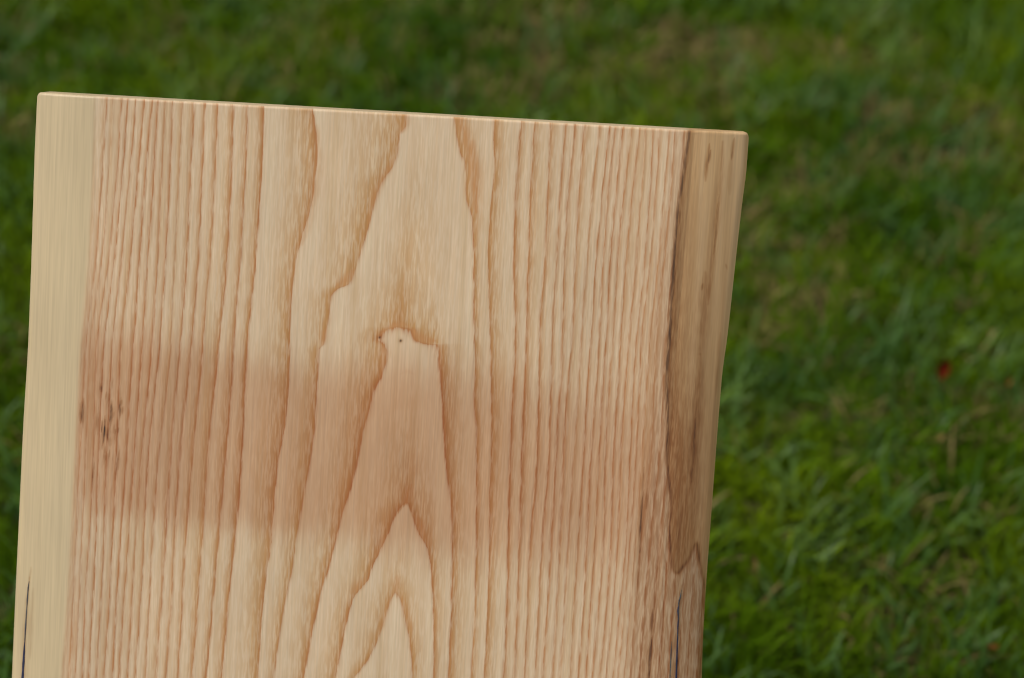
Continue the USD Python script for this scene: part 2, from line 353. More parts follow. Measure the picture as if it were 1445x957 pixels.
# reddish brown heartwood low on the right and in the outer zone
x19, _ = trace([(l_, y_) for l_, y_ in zip(right_lines[-1], right_ys)])
brown = sg_((XX - x19[:, None] + 2) / 5) * (1 - zone) * np.interp(gyr, [150, 420, 620, 760, 960], [0.25, 0.35, 0.55, 0.75, 0.85])[:, None]
brown += zone * np.interp(gyr, [150, 380, 520, 640, 800], [0.0, 0.08, 0.22, 0.5, 0.6])[:, None] * sg_((np.interp(gyr, [150, 520, 660, 800, 960], [1060, 1000, 992, 992, 985])[:, None] - XX) / 5)
brown += np.interp(gyr, [180, 300, 420, 640], [0.55, 0.72, 0.75, 0.8])[:, None] * np.exp(-np.clip(XX - np.interp(gyr, dline[:560, 1], dline[:560, 0])[:, None], 0, 99) / np.interp(gyr, [180, 300, 420, 560, 640], [15, 22, 29, 38, 40])[:, None]) * zone * sg_((800 - YY) / 12)
brown = np.clip(gaussian_filter(brown, (2, 1.2)), 0, 1)
for px, py, w in [(535.5, 476.5, 1.5), (565.5, 481, 1.6)]:
    dark += 1.0 * np.exp(-(((XX - px) ** 2 + (YY - py) ** 2) / w ** 2))
    dark += 0.16 * np.exp(-(((XX - px) ** 2 + (YY - py) ** 2) / 16.0))
dark = np.clip(dark, 0, 1.25)
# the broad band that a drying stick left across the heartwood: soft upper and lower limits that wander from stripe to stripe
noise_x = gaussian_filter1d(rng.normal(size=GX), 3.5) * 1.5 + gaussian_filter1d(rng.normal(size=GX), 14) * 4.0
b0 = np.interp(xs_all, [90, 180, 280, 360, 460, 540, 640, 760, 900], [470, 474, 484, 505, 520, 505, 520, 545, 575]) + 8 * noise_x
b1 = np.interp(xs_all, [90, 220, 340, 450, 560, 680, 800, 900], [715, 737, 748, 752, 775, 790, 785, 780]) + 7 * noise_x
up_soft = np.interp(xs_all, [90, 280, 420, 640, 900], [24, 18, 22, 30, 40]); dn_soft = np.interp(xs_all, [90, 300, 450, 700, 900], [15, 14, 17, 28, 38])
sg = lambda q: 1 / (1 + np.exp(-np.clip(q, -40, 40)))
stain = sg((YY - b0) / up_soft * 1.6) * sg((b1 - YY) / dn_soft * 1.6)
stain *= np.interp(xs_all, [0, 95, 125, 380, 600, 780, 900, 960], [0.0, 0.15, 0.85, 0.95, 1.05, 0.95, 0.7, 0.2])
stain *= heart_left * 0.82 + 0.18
pale = np.exp(-(((XX - 600) / 60) ** 2 + ((YY - 330) / 130) ** 2))


def sample(field, px, py):
    return map_coordinates(field, [np.clip(py - GY0, 0, len(gyr) - 1.01), np.clip(px, 0, GX - 1.01)], order=1)


# ---- mesh of the board: one closed skin; rows up the board, a loop of front, right side, back and left side points in every row
SIDE, BACKN = 7, 16


def loop_points(xl, xr, v_of_x, inset, push, capped=False):
    x = xl + inset + warp * (xr - xl - 2 * inset)
    v = v_of_x(x)
    d = relief(xl + warp * (xr - xl), v, xl, xr) + push
    back = THICK - push
    t = np.linspace(0, 1, SIDE + 2)[1:-1]
    rs = np.stack([np.full(SIDE, x[-1]), np.full(SIDE, v[-1]), d[-1] + (back - d[-1]) * t], 1)
    ls = np.stack([np.full(SIDE, x[0]), np.full(SIDE, v[0]), back + (d[0] - back) * t], 1)
    bx = np.linspace(x[-1], x[0], BACKN)
    bk = np.stack([bx, v_of_x(bx), np.full(BACKN, back)], 1)
    return np.concatenate([np.stack([x, v, d], 1), rs, bk, ls])


loops = []
for fr in rows:
    vv = fr * (VTOP - ROUND)
    lift = lambda x, fr=fr: fr * (top_at(x) - ROUND)
    loops.append(loop_points(float(xl_of(vv)), float(xr_of(vv)), lift, 0, 0))
for phi in np.linspace(0, math.pi / 2, 7)[1:]:
    ins, z = ROUND * (1 - math.cos(phi)), ROUND * math.sin(phi)
    lift = lambda x, z=z: top_at(x) - ROUND + z
    loops.append(loop_points(float(xl_of(VTOP)), float(xr_of(VTOP)), lift, ins, ins * 0.9))
P = np.array(loops)                                                # rows x loop x 3 (x, v, depth)
NR, NL = P.shape[:2]
verts = P.reshape(-1, 3)
a = (np.arange(NR - 1)[:, None] * NL + np.arange(NL)[None]).ravel()
b = (np.arange(NR - 1)[:, None] * NL + (np.arange(NL)[None] + 1) % NL).ravel()
faces = np.concatenate([np.stack([a, b, b + NL], 1), np.stack([a, b + NL, a + NL], 1)])
caps_v, caps_f, off = [], [], len(verts)
for row, flip in ((NR - 1, False), (0, True)):
    f_ = P[row, :NX]; bx = np.interp(f_[:, 0], P[row, NX + SIDE:NX + SIDE + BACKN][::-1, 0], np.full(BACKN, P[row, NX + SIDE, 2]))
    K = 5
    for k in range(K):
        t = k / (K - 1)
        caps_v.append(np.stack([f_[:, 0], f_[:, 1], f_[:, 2] * (1 - t) + bx * t], 1))
    base = off + sum(len(c) for c in caps_v) - K * NX
    aa = (base + np.arange(K - 1)[:, None] * NX + np.arange(NX - 1)[None]).ravel()
    q = np.stack([aa, aa + 1, aa + 1 + NX, aa + NX], 1)
    if flip:
        q = q[:, ::-1]
    caps_f += [q[:, [0, 1, 2]], q[:, [0, 2, 3]]]
verts = np.concatenate([verts] + caps_v); faces = np.concatenate([faces] + caps_f)
# board-local frame: x across, y into the wood, z up along the board; the Xform leans it back
local = np.stack([verts[:, 0], verts[:, 2], verts[:, 1]], 1)
flat = world(verts[:, 0], verts[:, 1], np.minimum(verts[:, 2], 0.02))
px, py = sheet(flat)
endgrain = np.zeros(len(verts)); endgrain[NR * NL:] = 1
for k in range(6):
    endgrain[(NR - 1 - k) * NL:(NR - k) * NL] = max(0, 1 - k / 4)
A = np.stack([sample(ring, px, py), sample(wide, px, py), sample(stain, px, py)], 1)
Bc = np.stack([sample(dark, px, py) * (1 - 0.6 * endgrain), sample(zone, px, py), sample(heart_left, px, py) * (1 - 0.7 * endgrain)], 1)
Cc = np.stack([sample(orange, px, py), sample(gold, px, py), np.maximum(sample(brown, px, py), 0.12 * endgrain)], 1)

wood = usdkit.material(stage, '/World/Looks/planed_ash', {
    'tc': ('texture_coordinate', {}),
    'A': ('attribute', {'attribute': 'figure'}), 'B': ('attribute', {'attribute': 'marks'}), 'C': ('attribute', {'attribute': 'tone'}),
    'a': ('separate_xyz', {}), 'b': ('separate_xyz', {}), 'c': ('separate_xyz', {}),
    # stretched coordinates for fibre, pores, drift
    'mf': ('mapping', {'scale': (1050.0, 300.0, 22.0)}), 'fib': ('noise_texture', {'scale': 1.0, 'detail': 3.0, 'roughness': 0.6}),
    'mp': ('mapping', {'scale': (1100.0, 300.0, 120.0), 'location': (3.1, 0.7, 9.0), 'rotation': (0.0, -0.05, 0.0)}), 'por': ('noise_texture', {'scale': 1.0, 'detail': 2.0, 'roughness': 0.55}),
    'md': ('mapping', {'scale': (170.0, 60.0, 6.0)}), 'dri': ('noise_texture', {'scale': 1.0, 'detail': 3.0, 'roughness': 0.5}),
    'mb': ('mapping', {'scale': (22.0, 10.0, 9.0)}), 'big': ('noise_texture', {'scale': 1.0, 'detail': 2.0}),
    # distance from the ring's inner line, in trace units
    'wj': ('math', {'math_type': 'subtract', 'value2': 0.5}), 'wj2': ('math', {'math_type': 'multiply', 'value2': 1.7}), 'pj': ('math', {'math_type': 'subtract', 'value2': 0.5}), 'pj2': ('math', {'math_type': 'multiply_add', 'value2': 3.0}), 'wj3': ('math', {'math_type': 'divide'}), 'rj': ('math', {'math_type': 'add'}),
    'fr': ('math', {'math_type': 'fraction'}), 'd': ('math', {'math_type': 'multiply'}),
    'fi': ('math', {'math_type': 'subtract', 'value1': 1.0}), 'd2': ('math', {'math_type': 'multiply'}),
    'lsx': ('math', {'math_type': 'multiply_add', 'value2': -0.058, 'value3': -2.2}), 'l1': ('math', {'math_type': 'divide'}), 'line': ('math', {'math_type': 'exponent'}),
    'ts': ('math', {'math_type': 'multiply_add', 'value2': -0.50, 'value3': -1.4}), 'l2': ('math', {'math_type': 'divide'}), 'tan': ('math', {'math_type': 'exponent'}), 'tg': ('math', {'math_type': 'maximum'}),
    'l3': ('math', {'math_type': 'divide'}), 'pre': ('math', {'math_type': 'exponent'}),
    'ls': ('math', {'math_type': 'maximum'}), 'fl': ('math', {'math_type': 'floor'}), 'wn': ('white_noise_texture', {'dimensions': '1D'}), 'wv': ('map_range', {'from_min': 0.0, 'from_max': 1.0, 'to_min': 0.55, 'to_max': 1.12}), 'lp': ('map_range', {'from_min': 0.36, 'from_max': 0.58, 'to_min': 0.55, 'to_max': 1.1, 'clamp': True}), 'lq': ('math', {'math_type': 'multiply'}), 'lr': ('math', {'math_type': 'multiply'}), 'psx': ('map_range', {'from_min': 7.0, 'from_max': 30.0, 'to_min': -2.3, 'to_max': -1.4, 'clamp': True}), 'tw': ('map_range', {'from_min': 7.0, 'from_max': 26.0, 'to_min': 0.42, 'to_max': 1.0, 'clamp': True}), 'tn': ('math', {'math_type': 'multiply'}),
    'lv': ('map_range', {'from_min': 0.3, 'from_max': 0.7, 'to_min': 0.7, 'to_max': 1.15, 'clamp': True}), 'lm': ('math', {'math_type': 'multiply'}), 'lm2': ('math', {'math_type': 'multiply', 'use_clamp': True}),
    'pv': ('map_range', {'from_min': 0.37, 'from_max': 0.58, 'to_min': 0.45, 'to_max': 1.12, 'clamp': True}), 'tm': ('math', {'math_type': 'multiply'}), 'tm2': ('math', {'math_type': 'multiply'}), 'tm3': ('math', {'math_type': 'multiply', 'value2': 1.0, 'use_clamp': True}),
    # outside the heartwood (left sapwood, right outer zone) the rings fade out
    'iz': ('math', {'math_type': 'subtract', 'value1': 1.0}), 'hw': ('math', {'math_type': 'multiply'}),
    'base': ('rgb_ramp', {'ramp': [(0.25, (0.545, 0.40, 0.240)), (0.5, (0.612, 0.474, 0.324)), (0.75, (0.65, 0.525, 0.36))]}),
    'c_tan': ('mix', {'color2': (0.440, 0.240, 0.082)}), 'c_line': ('mix', {'color2': (0.375, 0.152, 0.046)}), 'ov': ('map_range', {'from_min': 0.35, 'from_max': 0.62, 'to_min': 0.6, 'to_max': 1.05, 'clamp': True}), 'om': ('math', {'math_type': 'multiply', 'use_clamp': True}), 'c_or': ('mix', {'color2': (0.45, 0.215, 0.078)}),
    'sapc': ('rgb_ramp', {'ramp': [(0.2, (0.468, 0.362, 0.212)), (0.5, (0.480, 0.374, 0.221)), (0.8, (0.492, 0.386, 0.232))]}), 'c_sap': ('mix', {}), 'ih': ('math', {'math_type': 'subtract', 'value1': 1.0}),
    'zc': ('rgb_ramp', {'ramp': [(0.3, (0.41, 0.245, 0.108)), (0.5, (0.485, 0.308, 0.145)), (0.7, (0.55, 0.37, 0.195))]}), 'c_zone': ('mix', {}),
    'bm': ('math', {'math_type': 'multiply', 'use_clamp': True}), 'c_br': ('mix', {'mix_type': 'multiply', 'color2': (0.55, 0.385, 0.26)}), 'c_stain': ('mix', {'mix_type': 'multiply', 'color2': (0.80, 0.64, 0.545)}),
    'fv': ('map_range', {'from_min': 0.3, 'from_max': 0.7, 'to_min': 0.90, 'to_max': 1.09, 'clamp': True}), 'fvc': ('combine_color', {}), 'c_fib': ('mix', {'mix_type': 'multiply', 'fac': 1.0}),
    'bv': ('map_range', {'from_min': 0.3, 'from_max': 0.7, 'to_min': 0.93, 'to_max': 1.05, 'clamp': True}), 'bvc': ('combine_color', {}), 'c_big': ('mix', {'mix_type': 'multiply', 'fac': 1.0}),
    'dv': ('map_range', {'from_min': 0.3, 'from_max': 0.65, 'to_min': 0.5, 'to_max': 1.1, 'clamp': True}), 'dm': ('math', {'math_type': 'multiply', 'use_clamp': True}),
    'dmap': ('rgb_ramp', {'ramp': [(0.0, (1, 1, 1)), (0.3, (0.72, 0.60, 0.48)), (0.6, (0.38, 0.30, 0.24)), (1.0, (0.07, 0.06, 0.055))]}), 'c_dark': ('mix', {'mix_type': 'multiply', 'fac': 1.0}),
    'hb': ('math', {'math_type': 'multiply_add', 'value2': -0.6}),
    'bump': ('bump', {'strength': 0.10, 'distance': 0.0004}),
    'p': ('principled_bsdf', {'roughness': 0.42, 'specular_ior_level': 0.4})},
    [('tc.object', f'{m}.vector') for m in ('mf', 'mp', 'md', 'mb')] +
    [('mf.vector', 'fib.vector'), ('mp.vector', 'por.vector'), ('md.vector', 'dri.vector'), ('mb.vector', 'big.vector'),
     ('A.vector', 'a.vector'), ('B.vector', 'b.vector'), ('C.vector', 'c.vector'),
     ('dri.fac', 'wj.value1'), ('wj.value', 'wj2.value1'), ('por.fac', 'pj.value1'), ('pj.value', 'pj2.value1'), ('wj2.value', 'pj2.value3'), ('pj2.value', 'wj3.value1'), ('a.y', 'wj3.value2'), ('a.x', 'rj.value1'), ('wj3.value', 'rj.value2'),
     ('rj.value', 'fr.value1'), ('fr.value', 'd.value1'), ('a.y', 'd.value2'), ('fr.value', 'fi.value2'), ('fi.value', 'd2.value1'), ('a.y', 'd2.value2'),
     ('d.value', 'l1.value1'), ('a.y', 'lsx.value1'), ('lsx.value', 'l1.value2'), ('l1.value', 'line.value1'), ('d.value', 'l2.value1'), ('a.y', 'ts.value1'), ('ts.value', 'l2.value2'), ('l2.value', 'tan.value1'), ('tan.value', 'tn.value1'), ('tw.result', 'tn.value2'), ('tn.value', 'tg.value1'), ('c.y', 'tg.value2'), ('d2.value', 'l3.value1'), ('a.y', 'psx.value'), ('psx.result', 'l3.value2'), ('rj.value', 'fl.value1'), ('fl.value', 'wn.w'), ('wn.value', 'wv.value'), ('por.fac', 'lp.value'), ('a.y', 'tw.value'), ('l3.value', 'pre.value1'),
     ('line.value', 'ls.value1'), ('pre.value', 'ls.value2'),
     ('b.y', 'iz.value2'), ('iz.value', 'hw.value1'), ('b.z', 'hw.value2'),
     ('dri.fac', 'lv.value'), ('ls.value', 'lq.value1'), ('wv.result', 'lq.value2'), ('lq.value', 'lr.value1'), ('lp.result', 'lr.value2'), ('lr.value', 'lm.value1'), ('lv.result', 'lm.value2'), ('lm.value', 'lm2.value1'), ('hw.value', 'lm2.value2'),
     ('por.fac', 'pv.value'), ('tg.value', 'tm.value1'), ('pv.result', 'tm.value2'), ('tm.value', 'tm2.value1'), ('hw.value', 'tm2.value2'), ('tm2.value', 'tm3.value1'),
     ('dri.fac', 'base.fac'), ('base.color', 'c_tan.color1'), ('tm3.value', 'c_tan.fac'), ('c_tan.color', 'c_line.color1'), ('lm2.value', 'c_line.fac'),
     ('dri.fac', 'sapc.fac'), ('por.fac', 'ov.value'), ('ov.result', 'om.value1'), ('c.x', 'om.value2'), ('om.value', 'c_or.fac'), ('c_line.color', 'c_or.color1'), ('c_or.color', 'c_sap.color1'), ('sapc.color', 'c_sap.color2'), ('b.z', 'ih.value2'), ('ih.value', 'c_sap.fac'),
     ('dri.fac', 'zc.fac'), ('c_sap.color', 'c_zone.color1'), ('zc.color', 'c_zone.color2'), ('b.y', 'c_zone.fac'),
     ('c_zone.color', 'c_br.color1'), ('c.z', 'bm.value1'), ('ov.result', 'bm.value2'), ('bm.value', 'c_br.fac'), ('c_br.color', 'c_stain.color1'), ('a.z', 'c_stain.fac'),
     ('fib.fac', 'fv.value'), ('fv.result', 'fvc.r'), ('fv.result', 'fvc.g'), ('fv.result', 'fvc.b'), ('c_stain.color', 'c_fib.color1'), ('fvc.color', 'c_fib.color2'),
     ('big.fac', 'bv.value'), ('bv.result', 'bvc.r'), ('bv.result', 'bvc.g'), ('bv.result', 'bvc.b'), ('c_fib.color', 'c_big.color1'), ('bvc.color', 'c_big.color2'),
     ('por.fac', 'dv.value'), ('b.x', 'dm.value1'), ('dv.result', 'dm.value2'), ('dm.value', 'dmap.fac'), ('c_big.color', 'c_dark.color1'), ('dmap.color', 'c_dark.color2'),
     ('c_dark.color', 'p.base_color'), ('fib.fac', 'bump.height'), ('bump.normal', 'p.normal')], surface='p.BSDF')

board = UsdGeom.Xform.Define(stage, '/World/wooden_board')
board.AddTransformOp().Set(Gf.Matrix4d(*r0, 0, *(-bn), 0, *bt, 0, *BASE, 1))
tag(board.GetPrim(), 'pale planed hardwood board with live edges and cathedral grain leaning back over the lawn', 'wooden board')
body = usdkit.mesh(stage, '/World/wooden_board/plank', (local, faces), wood, smooth=40)
# the smoothing splits vertices along sharp edges: look the values up again for the split points
pts_out = np.array(body.GetPointsAttr().Get())
_, hit = cKDTree(local).query(pts_out)
for name, val in (('figure', A), ('marks', Bc), ('tone', Cc)):
    primvar(body, name, val[hit])
body.GetPrim().SetCustomDataByKey('label', 'planed face with orange growth rings')

# ---- cracks filled with dark blue resin: slim inlays that lie a hair proud of the wood
resin = usdkit.material(stage, '/World/Looks/blue_resin', {
    'tc': ('texture_coordinate', {}), 'm': ('mapping', {'scale': (700.0, 200.0, 90.0)}), 'n': ('noise_texture', {'scale': 1.0, 'detail': 3.0}),
    'r': ('rgb_ramp', {'ramp': [(0.35, (0.008, 0.010, 0.028)), (0.6, (0.012, 0.016, 0.052)), (0.72, (0.07, 0.06, 0.06))]}),
    'p': ('principled_bsdf', {'roughness': 0.22})}, [('tc.object', 'm.vector'), ('m.vector', 'n.vector'), ('n.fac', 'r.fac'), ('r.color', 'p.base_color')], surface='p.BSDF')
resin_grey = usdkit.material(stage, '/World/Looks/blue_grey_resin', {
    'tc': ('texture_coordinate', {}), 'm': ('mapping', {'scale': (900.0, 200.0, 140.0)}), 'n': ('noise_texture', {'scale': 1.0, 'detail': 3.0}),
    'r': ('rgb_ramp', {'ramp': [(0.35, (0.035, 0.035, 0.045)), (0.6, (0.085, 0.08, 0.07)), (0.75, (0.22, 0.17, 0.10))]}),
    'p': ('principled_bsdf', {'roughness': 0.4})}, [('tc.object', 'm.vector'), ('m.vector', 'n.vector'), ('n.fac', 'r.fac'), ('r.color', 'p.base_color')], surface='p.BSDF')
front_tree = cKDTree(P[:, :NX].reshape(-1, 3)[:, :2])
front_depth = P[:, :NX].reshape(-1, 3)[:, 2]


def inlay(name, pts, mat, depth_guess):
    """pts: (x, y, half width) along the crack, in trace units."""
    p = np.array(pts, float)
    q = np.linspace(p[0, 1], p[-1, 1], 60)
    cxs, hw = PchipInterpolator(p[:, 1], p[:, 0])(q), PchipInterpolator(p[:, 1], p[:, 2])(q)
    hw = 1.25 * hw * (1 + 0.25 * np.sin(q / 4.1) * np.sin(q / 9.3 + 1))
    ring_pts = []
    for off_, lift in ((-1.0, -0.0003), (-0.55, 0.00022), (0.0, 0.0003), (0.55, 0.00022), (1.0, -0.0003), (0.0, -0.0020)):
        x, v = plane(cxs + off_ * hw, q, depth_guess)
        d, i = front_tree.query(np.stack([x, v], 1), k=3)
        dep = front_depth[i].mean(1)
        ring_pts.append(np.stack([x, dep - lift, v], 1))
    R = np.array(ring_pts).transpose(1, 0, 2)
    n, m = R.shape[:2]
    a_ = (np.arange(n - 1)[:, None] * m + np.arange(m)).ravel(); b_ = (np.arange(n - 1)[:, None] * m + (np.arange(m) + 1) % m).ravel()
    f = np.concatenate([np.stack([a_, b_ + m, b_], 1), np.stack([a_, a_ + m, b_ + m], 1)])
    f = np.concatenate([f, [[0, k, k + 1] for k in range(1, m - 1)], [[(n - 1) * m, (n - 1) * m + k + 1, (n - 1) * m + k] for k in range(1, m - 1)]])
    mm = trimesh.Trimesh(R.reshape(-1, 3), f, process=False); mm.fix_normals()
    return usdkit.mesh(stage, '/World/wooden_board/' + name, mm, mat, smooth=50)


for nm, lab, pts, mat, dg in [
    ('filled_crack', 'thin grey upper end of the left blue crack', [(41.2, 820, 0.25), (40, 828, 0.9), (38, 855, 1.1), (36, 885, 1.2), (34.8, 906, 1.1)], resin_grey, 0.006),
    ('filled_crack_001', 'dark blue resin filled crack in the left sapwood', [(35.0, 900, 0.4), (34.0, 920, 1.5), (32.8, 940, 1.9), (31.8, 957, 2.2), (26, 1060, 2.6), (20, 1200, 1.2)], resin, 0.006),
    ('filled_crack_002', 'grey upper end of the right blue crack', [(961.6, 833, 0.25), (960.5, 842, 0.9), (958, 852, 1.2), (957.6, 870, 0.9), (957.0, 886, 0.8), (955.8, 900, 0.4)], resin_grey, 0.003),
    ('filled_crack_003', 'dark blue resin filled crack near the right edge', [(958.6, 852, 0.4), (957.6, 857, 1.5), (956.6, 864, 1.2), (957.4, 872, 0.9), (956.6, 888, 0.9), (956.0, 910, 1.2), (955.2, 935, 1.3), (954.4, 957, 1.7), (950, 1050, 2.0), (944, 1180, 0.6)], resin, 0.003),
    ('filled_crack_004', 'faint grey hairline crack beside the right blue crack', [(947.4, 905, 0.3), (946.6, 925, 0.8), (946, 940, 0.9), (945.2, 957, 0.7), (942, 1010, 0.3)], resin_grey, 0.003)]:
    inlay(nm, pts, mat, dg).GetPrim().SetCustomDataByKey('label', lab)

# ------------------------------------------------------------------ the lawn
def leaf_mat(name, ramp, patch, trans, rough=0.55, spec=0.03):
    """Blade material: tone from blade to blade and from place to place over the lawn."""
    return usdkit.material(stage, '/World/Looks/' + name, {
        'g': ('geometry', {}), 'o': ('object_info', {}),
        'n': ('noise_texture', {'scale': 5.0, 'detail': 3.0, 'roughness': 0.6}), 'n2': ('noise_texture', {'scale': 55.0, 'detail': 2.0}),
        'a1': ('math', {'math_type': 'multiply_add', 'value2': 0.45, 'value3': 0.0}), 'a2': ('math', {'math_type': 'multiply_add', 'value2': 0.30}), 'a3': ('math', {'math_type': 'multiply_add', 'value2': 0.55}), 'a4': ('math', {'math_type': 'subtract', 'value2': 0.15}),
        'r': ('rgb_ramp', {'ramp': ramp}), 'r2': ('rgb_ramp', {'ramp': patch}), 'm': ('mix', {'mix_type': 'multiply', 'fac': 1.0}),
        'p': ('principled_bsdf', {'roughness': rough, 'specular_ior_level': spec}), 't': ('translucent_bsdf', {}), 'x': ('mix_closure', {'fac': trans})},
        [('g.position', 'n.vector'), ('g.position', 'n2.vector'), ('g.random_per_island', 'a1.value1'), ('o.random', 'a2.value1'), ('a1.value', 'a2.value3'), ('n2.fac', 'a3.value1'), ('a2.value', 'a3.value3'), ('a3.value', 'a4.value1'),
         ('a4.value', 'r.fac'), ('n.fac', 'r2.fac'), ('r.color', 'm.color1'), ('r2.color', 'm.color2'), ('m.color', 'p.base_color'), ('m.color', 't.color'), ('p.BSDF', 'x.closure1'), ('t.BSDF', 'x.closure2')], surface='x.closure')


PATCH = [(0.30, (0.62, 0.75, 0.7)), (0.48, (1, 1, 1)), (0.66, (1.6, 1.3, 1.0))]
green = leaf_mat('grass_green', [(0.0, (0.038, 0.080, 0.002)), (0.35, (0.090, 0.162, 0.003)), (0.65, (0.148, 0.225, 0.006)), (0.85, (0.225, 0.280, 0.022)), (1.0, (0.28, 0.31, 0.09))], PATCH, 0.30)
bluish = leaf_mat('grass_blue_green', [(0.0, (0.040, 0.096, 0.012)), (0.5, (0.090, 0.172, 0.034)), (1.0, (0.20, 0.28, 0.12))], PATCH, 0.28, 0.45, 0.3)
straw = leaf_mat('grass_straw', [(0.0, (0.12, 0.088, 0.028)), (0.4, (0.21, 0.165, 0.060)), (0.8, (0.33, 0.27, 0.13)), (1.0, (0.44, 0.37, 0.22))], [(0.3, (0.9, 0.9, 0.9)), (0.7, (1.1, 1.05, 1.0))], 0.15, 0.6, 0.15)


def blade(r, x, y, length, width, lean, az, seg=5, curl=0.0, z0=-0.004):
    """One grass blade: a folded tapering strip that bends over."""
    d = np.array([math.cos(az), math.sin(az)]); nrm = np.array([-d[1], d[0]])
    pts, p, ang = [], np.array([x, y, z0]), 0.15 * lean
    twist = r.uniform(-0.5, 0.5)
    for k in range(seg + 1):
        t = k / seg
        w = width * 0.5 * (0.75 + 0.5 * t) * (1 - t ** 2.4) + 0.00008
        tw = twist * t + curl * t
        side = np.array([nrm[0] * math.cos(tw) + d[0] * math.sin(tw), nrm[1] * math.cos(tw) + d[1] * math.sin(tw), 0.0])
        pts += [p - side * w, p + side * w]
        ang = min(0.15 * lean + lean * (t ** 1.1), 2.0)
        p = p + np.array([d[0] * math.sin(ang), d[1] * math.sin(ang), math.cos(ang)]) * length / seg
    f = []
    for k in range(seg):
        i = 2 * k
        f += [(i, i + 1, i + 3), (i, i + 3, i + 2)]
    return np.array(pts), np.array(f)


def tuft(seed, n, radius, length, width, lean):
    r = random.Random(seed); V, F, o = [], [], 0
    bias = r.uniform(0, 6.28)
    for k in range(n):
        rr, th = radius * math.sqrt(r.random()), r.uniform(0, 6.28)
        az = bias + r.gauss(0, 1.1) if r.random() < 0.55 else r.uniform(0, 6.28)
        v, f = blade(r, rr * math.cos(th), rr * math.sin(th), r.uniform(*length), r.uniform(*width), r.uniform(*lean), az)
        V.append(v); F.append(f + o); o += len(v)
    return np.concatenate(V), np.concatenate(F)


inst = UsdGeom.PointInstancer.Define(stage, '/World/grass')
tag(inst.GetPrim(), 'short mixed green and straw lawn grass behind the board', 'grass', kind='stuff')
protos, kinds = [], {'fine': [], 'wide': [], 'blue': [], 'straw': [], 'long': [], 'flat': []}
for kind, count, args, mat in [
    ('fine', 6, (34, 0.016, (0.013, 0.029), (0.0009, 0.0018), (0.3, 1.6)), green),
    ('wide', 6, (16, 0.016, (0.018, 0.040), (0.0015, 0.0028), (0.4, 1.8)), green),
    ('blue', 4, (12, 0.015, (0.020, 0.044), (0.0015, 0.0030), (0.4, 1.7)), bluish),
    ('long', 3, (4, 0.014, (0.040, 0.066), (0.0016, 0.0030), (0.5, 1.5)), bluish),
    ('straw', 5, (16, 0.020, (0.014, 0.040), (0.0008, 0.0020), (0.9, 2.0)), straw),
    ('flat', 3, (6, 0.020, (0.014, 0.034), (0.0012, 0.0026), (1.4, 2.2)), straw)]:
    for k in range(count):
        path = f'/World/grass/prototypes/{kind}_tuft_{k:03d}'
        v, f = tuft(hash(('fine', 'wide', 'blue', 'long', 'straw', 'flat').index(kind)) * 100 + k, *args)
        usdkit.mesh(stage, path, (v, f), mat, smooth=True)
        kinds[kind].append(len(protos)); protos.append(Sdf.Path(path))
inst.CreatePrototypesRel().SetTargets(protos)

# worn, dry patches of the lawn: centre (from the traced sheet to the ground), radii in metres, strength
dry = [(760, 60, .2, .08, .3), (620, 90, .08, .04, .35), (250, 60, .15, .06, .2), (1040, 85, .10, .05, .85), (960, 100, .10, .05, .5), (850, 145, .16, .05, .55), (660, 40, .07, .06, .4), (1390, 190, .09, .06, .7), (1350, 225, .08, .05, .5), (1120, 455, .07, .05, .65), (1110, 350, .05, .03, .5),
       (430, 70, .12, .06, .25), (1230, 590, .05, .03, .3), (1270, 740, .05, .03, .3), (1280, 880, .07, .03, .3), (1160, 250, .06, .04, .35), (20, 160, .05, .05, .3), (1080, 290, .05, .03, .45), (540, 95, .12, .05, .3), (1350, 620, .05, .05, .35), (1180, 900, .05, .03, .3)]
dry = [(*on_ground(a_, b_)[:2], rx, ry, st) for a_, b_, rx, ry, st in dry]
step = 0.0138
nx_, ny_ = int(3.4 / step), int(3.7 / step)
gx_, gy_ = np.meshgrid(np.arange(nx_), np.arange(ny_))
pos = np.stack([-1.7 + (gx_.ravel() + rng.random(gx_.size)) * step, -0.1 + (gy_.ravel() + rng.random(gx_.size)) * step], 1)
half = 0.42 + 0.34 * np.clip(pos[:, 1], 0, 9)
pos = pos[(np.abs(pos[:, 0]) < half + 0.15)]
dryness = np.zeros(len(pos))
for cx_, cy_, rx, ry, st in dry:
    dryness = np.maximum(dryness, st * np.exp(-(((pos[:, 0] - cx_) / rx) ** 2 + ((pos[:, 1] - cy_) / ry) ** 2)))
p3 = np.stack([pos[:, 0], pos[:, 1], 0 * pos[:, 0]], 1)
n1, n2, n3 = meshkit.fbm(p3 * 6.5, 3, 21), meshkit.fbm(p3 * 14, 3, 33), meshkit.fbm(p3 * 9 + 40, 3, 8)
dryness = np.clip(dryness + 0.9 * np.clip(n1 - 0.58, 0, 1) + 0.05, 0, 0.75) * (0.45 + 0.65 * n2)
u = rng.random(len(pos)); w = rng.random(len(pos))
pick = np.where(u < dryness, np.where(w < 0.6, 4, 5), np.where(w < 0.5 - 0.4 * (n3 - 0.5), 0, np.where(w < 0.74, 1, np.where(w < 0.955, 2, 3))))
order = ['fine', 'wide', 'blue', 'long', 'straw', 'flat']
index = np.array([kinds[order[k]][int(rng.integers(len(kinds[order[k]])))] for k in pick])
keep = rng.random(len(pos)) < np.clip(1.0 - 0.30 * np.clip(dryness, 0, 1) - 0.35 * np.clip(0.42 - n2, 0, 1) * 2, 0.4, 1)
pos, index, n1, n2, n3 = pos[keep], index[keep], n1[keep], n2[keep], n3[keep]
zz = ground_height(pos[:, 0], pos[:, 1])
yaw = rng.uniform(0, 2 * np.pi, len(pos)); tl = rng.normal(0, 0.14, (len(pos), 2))
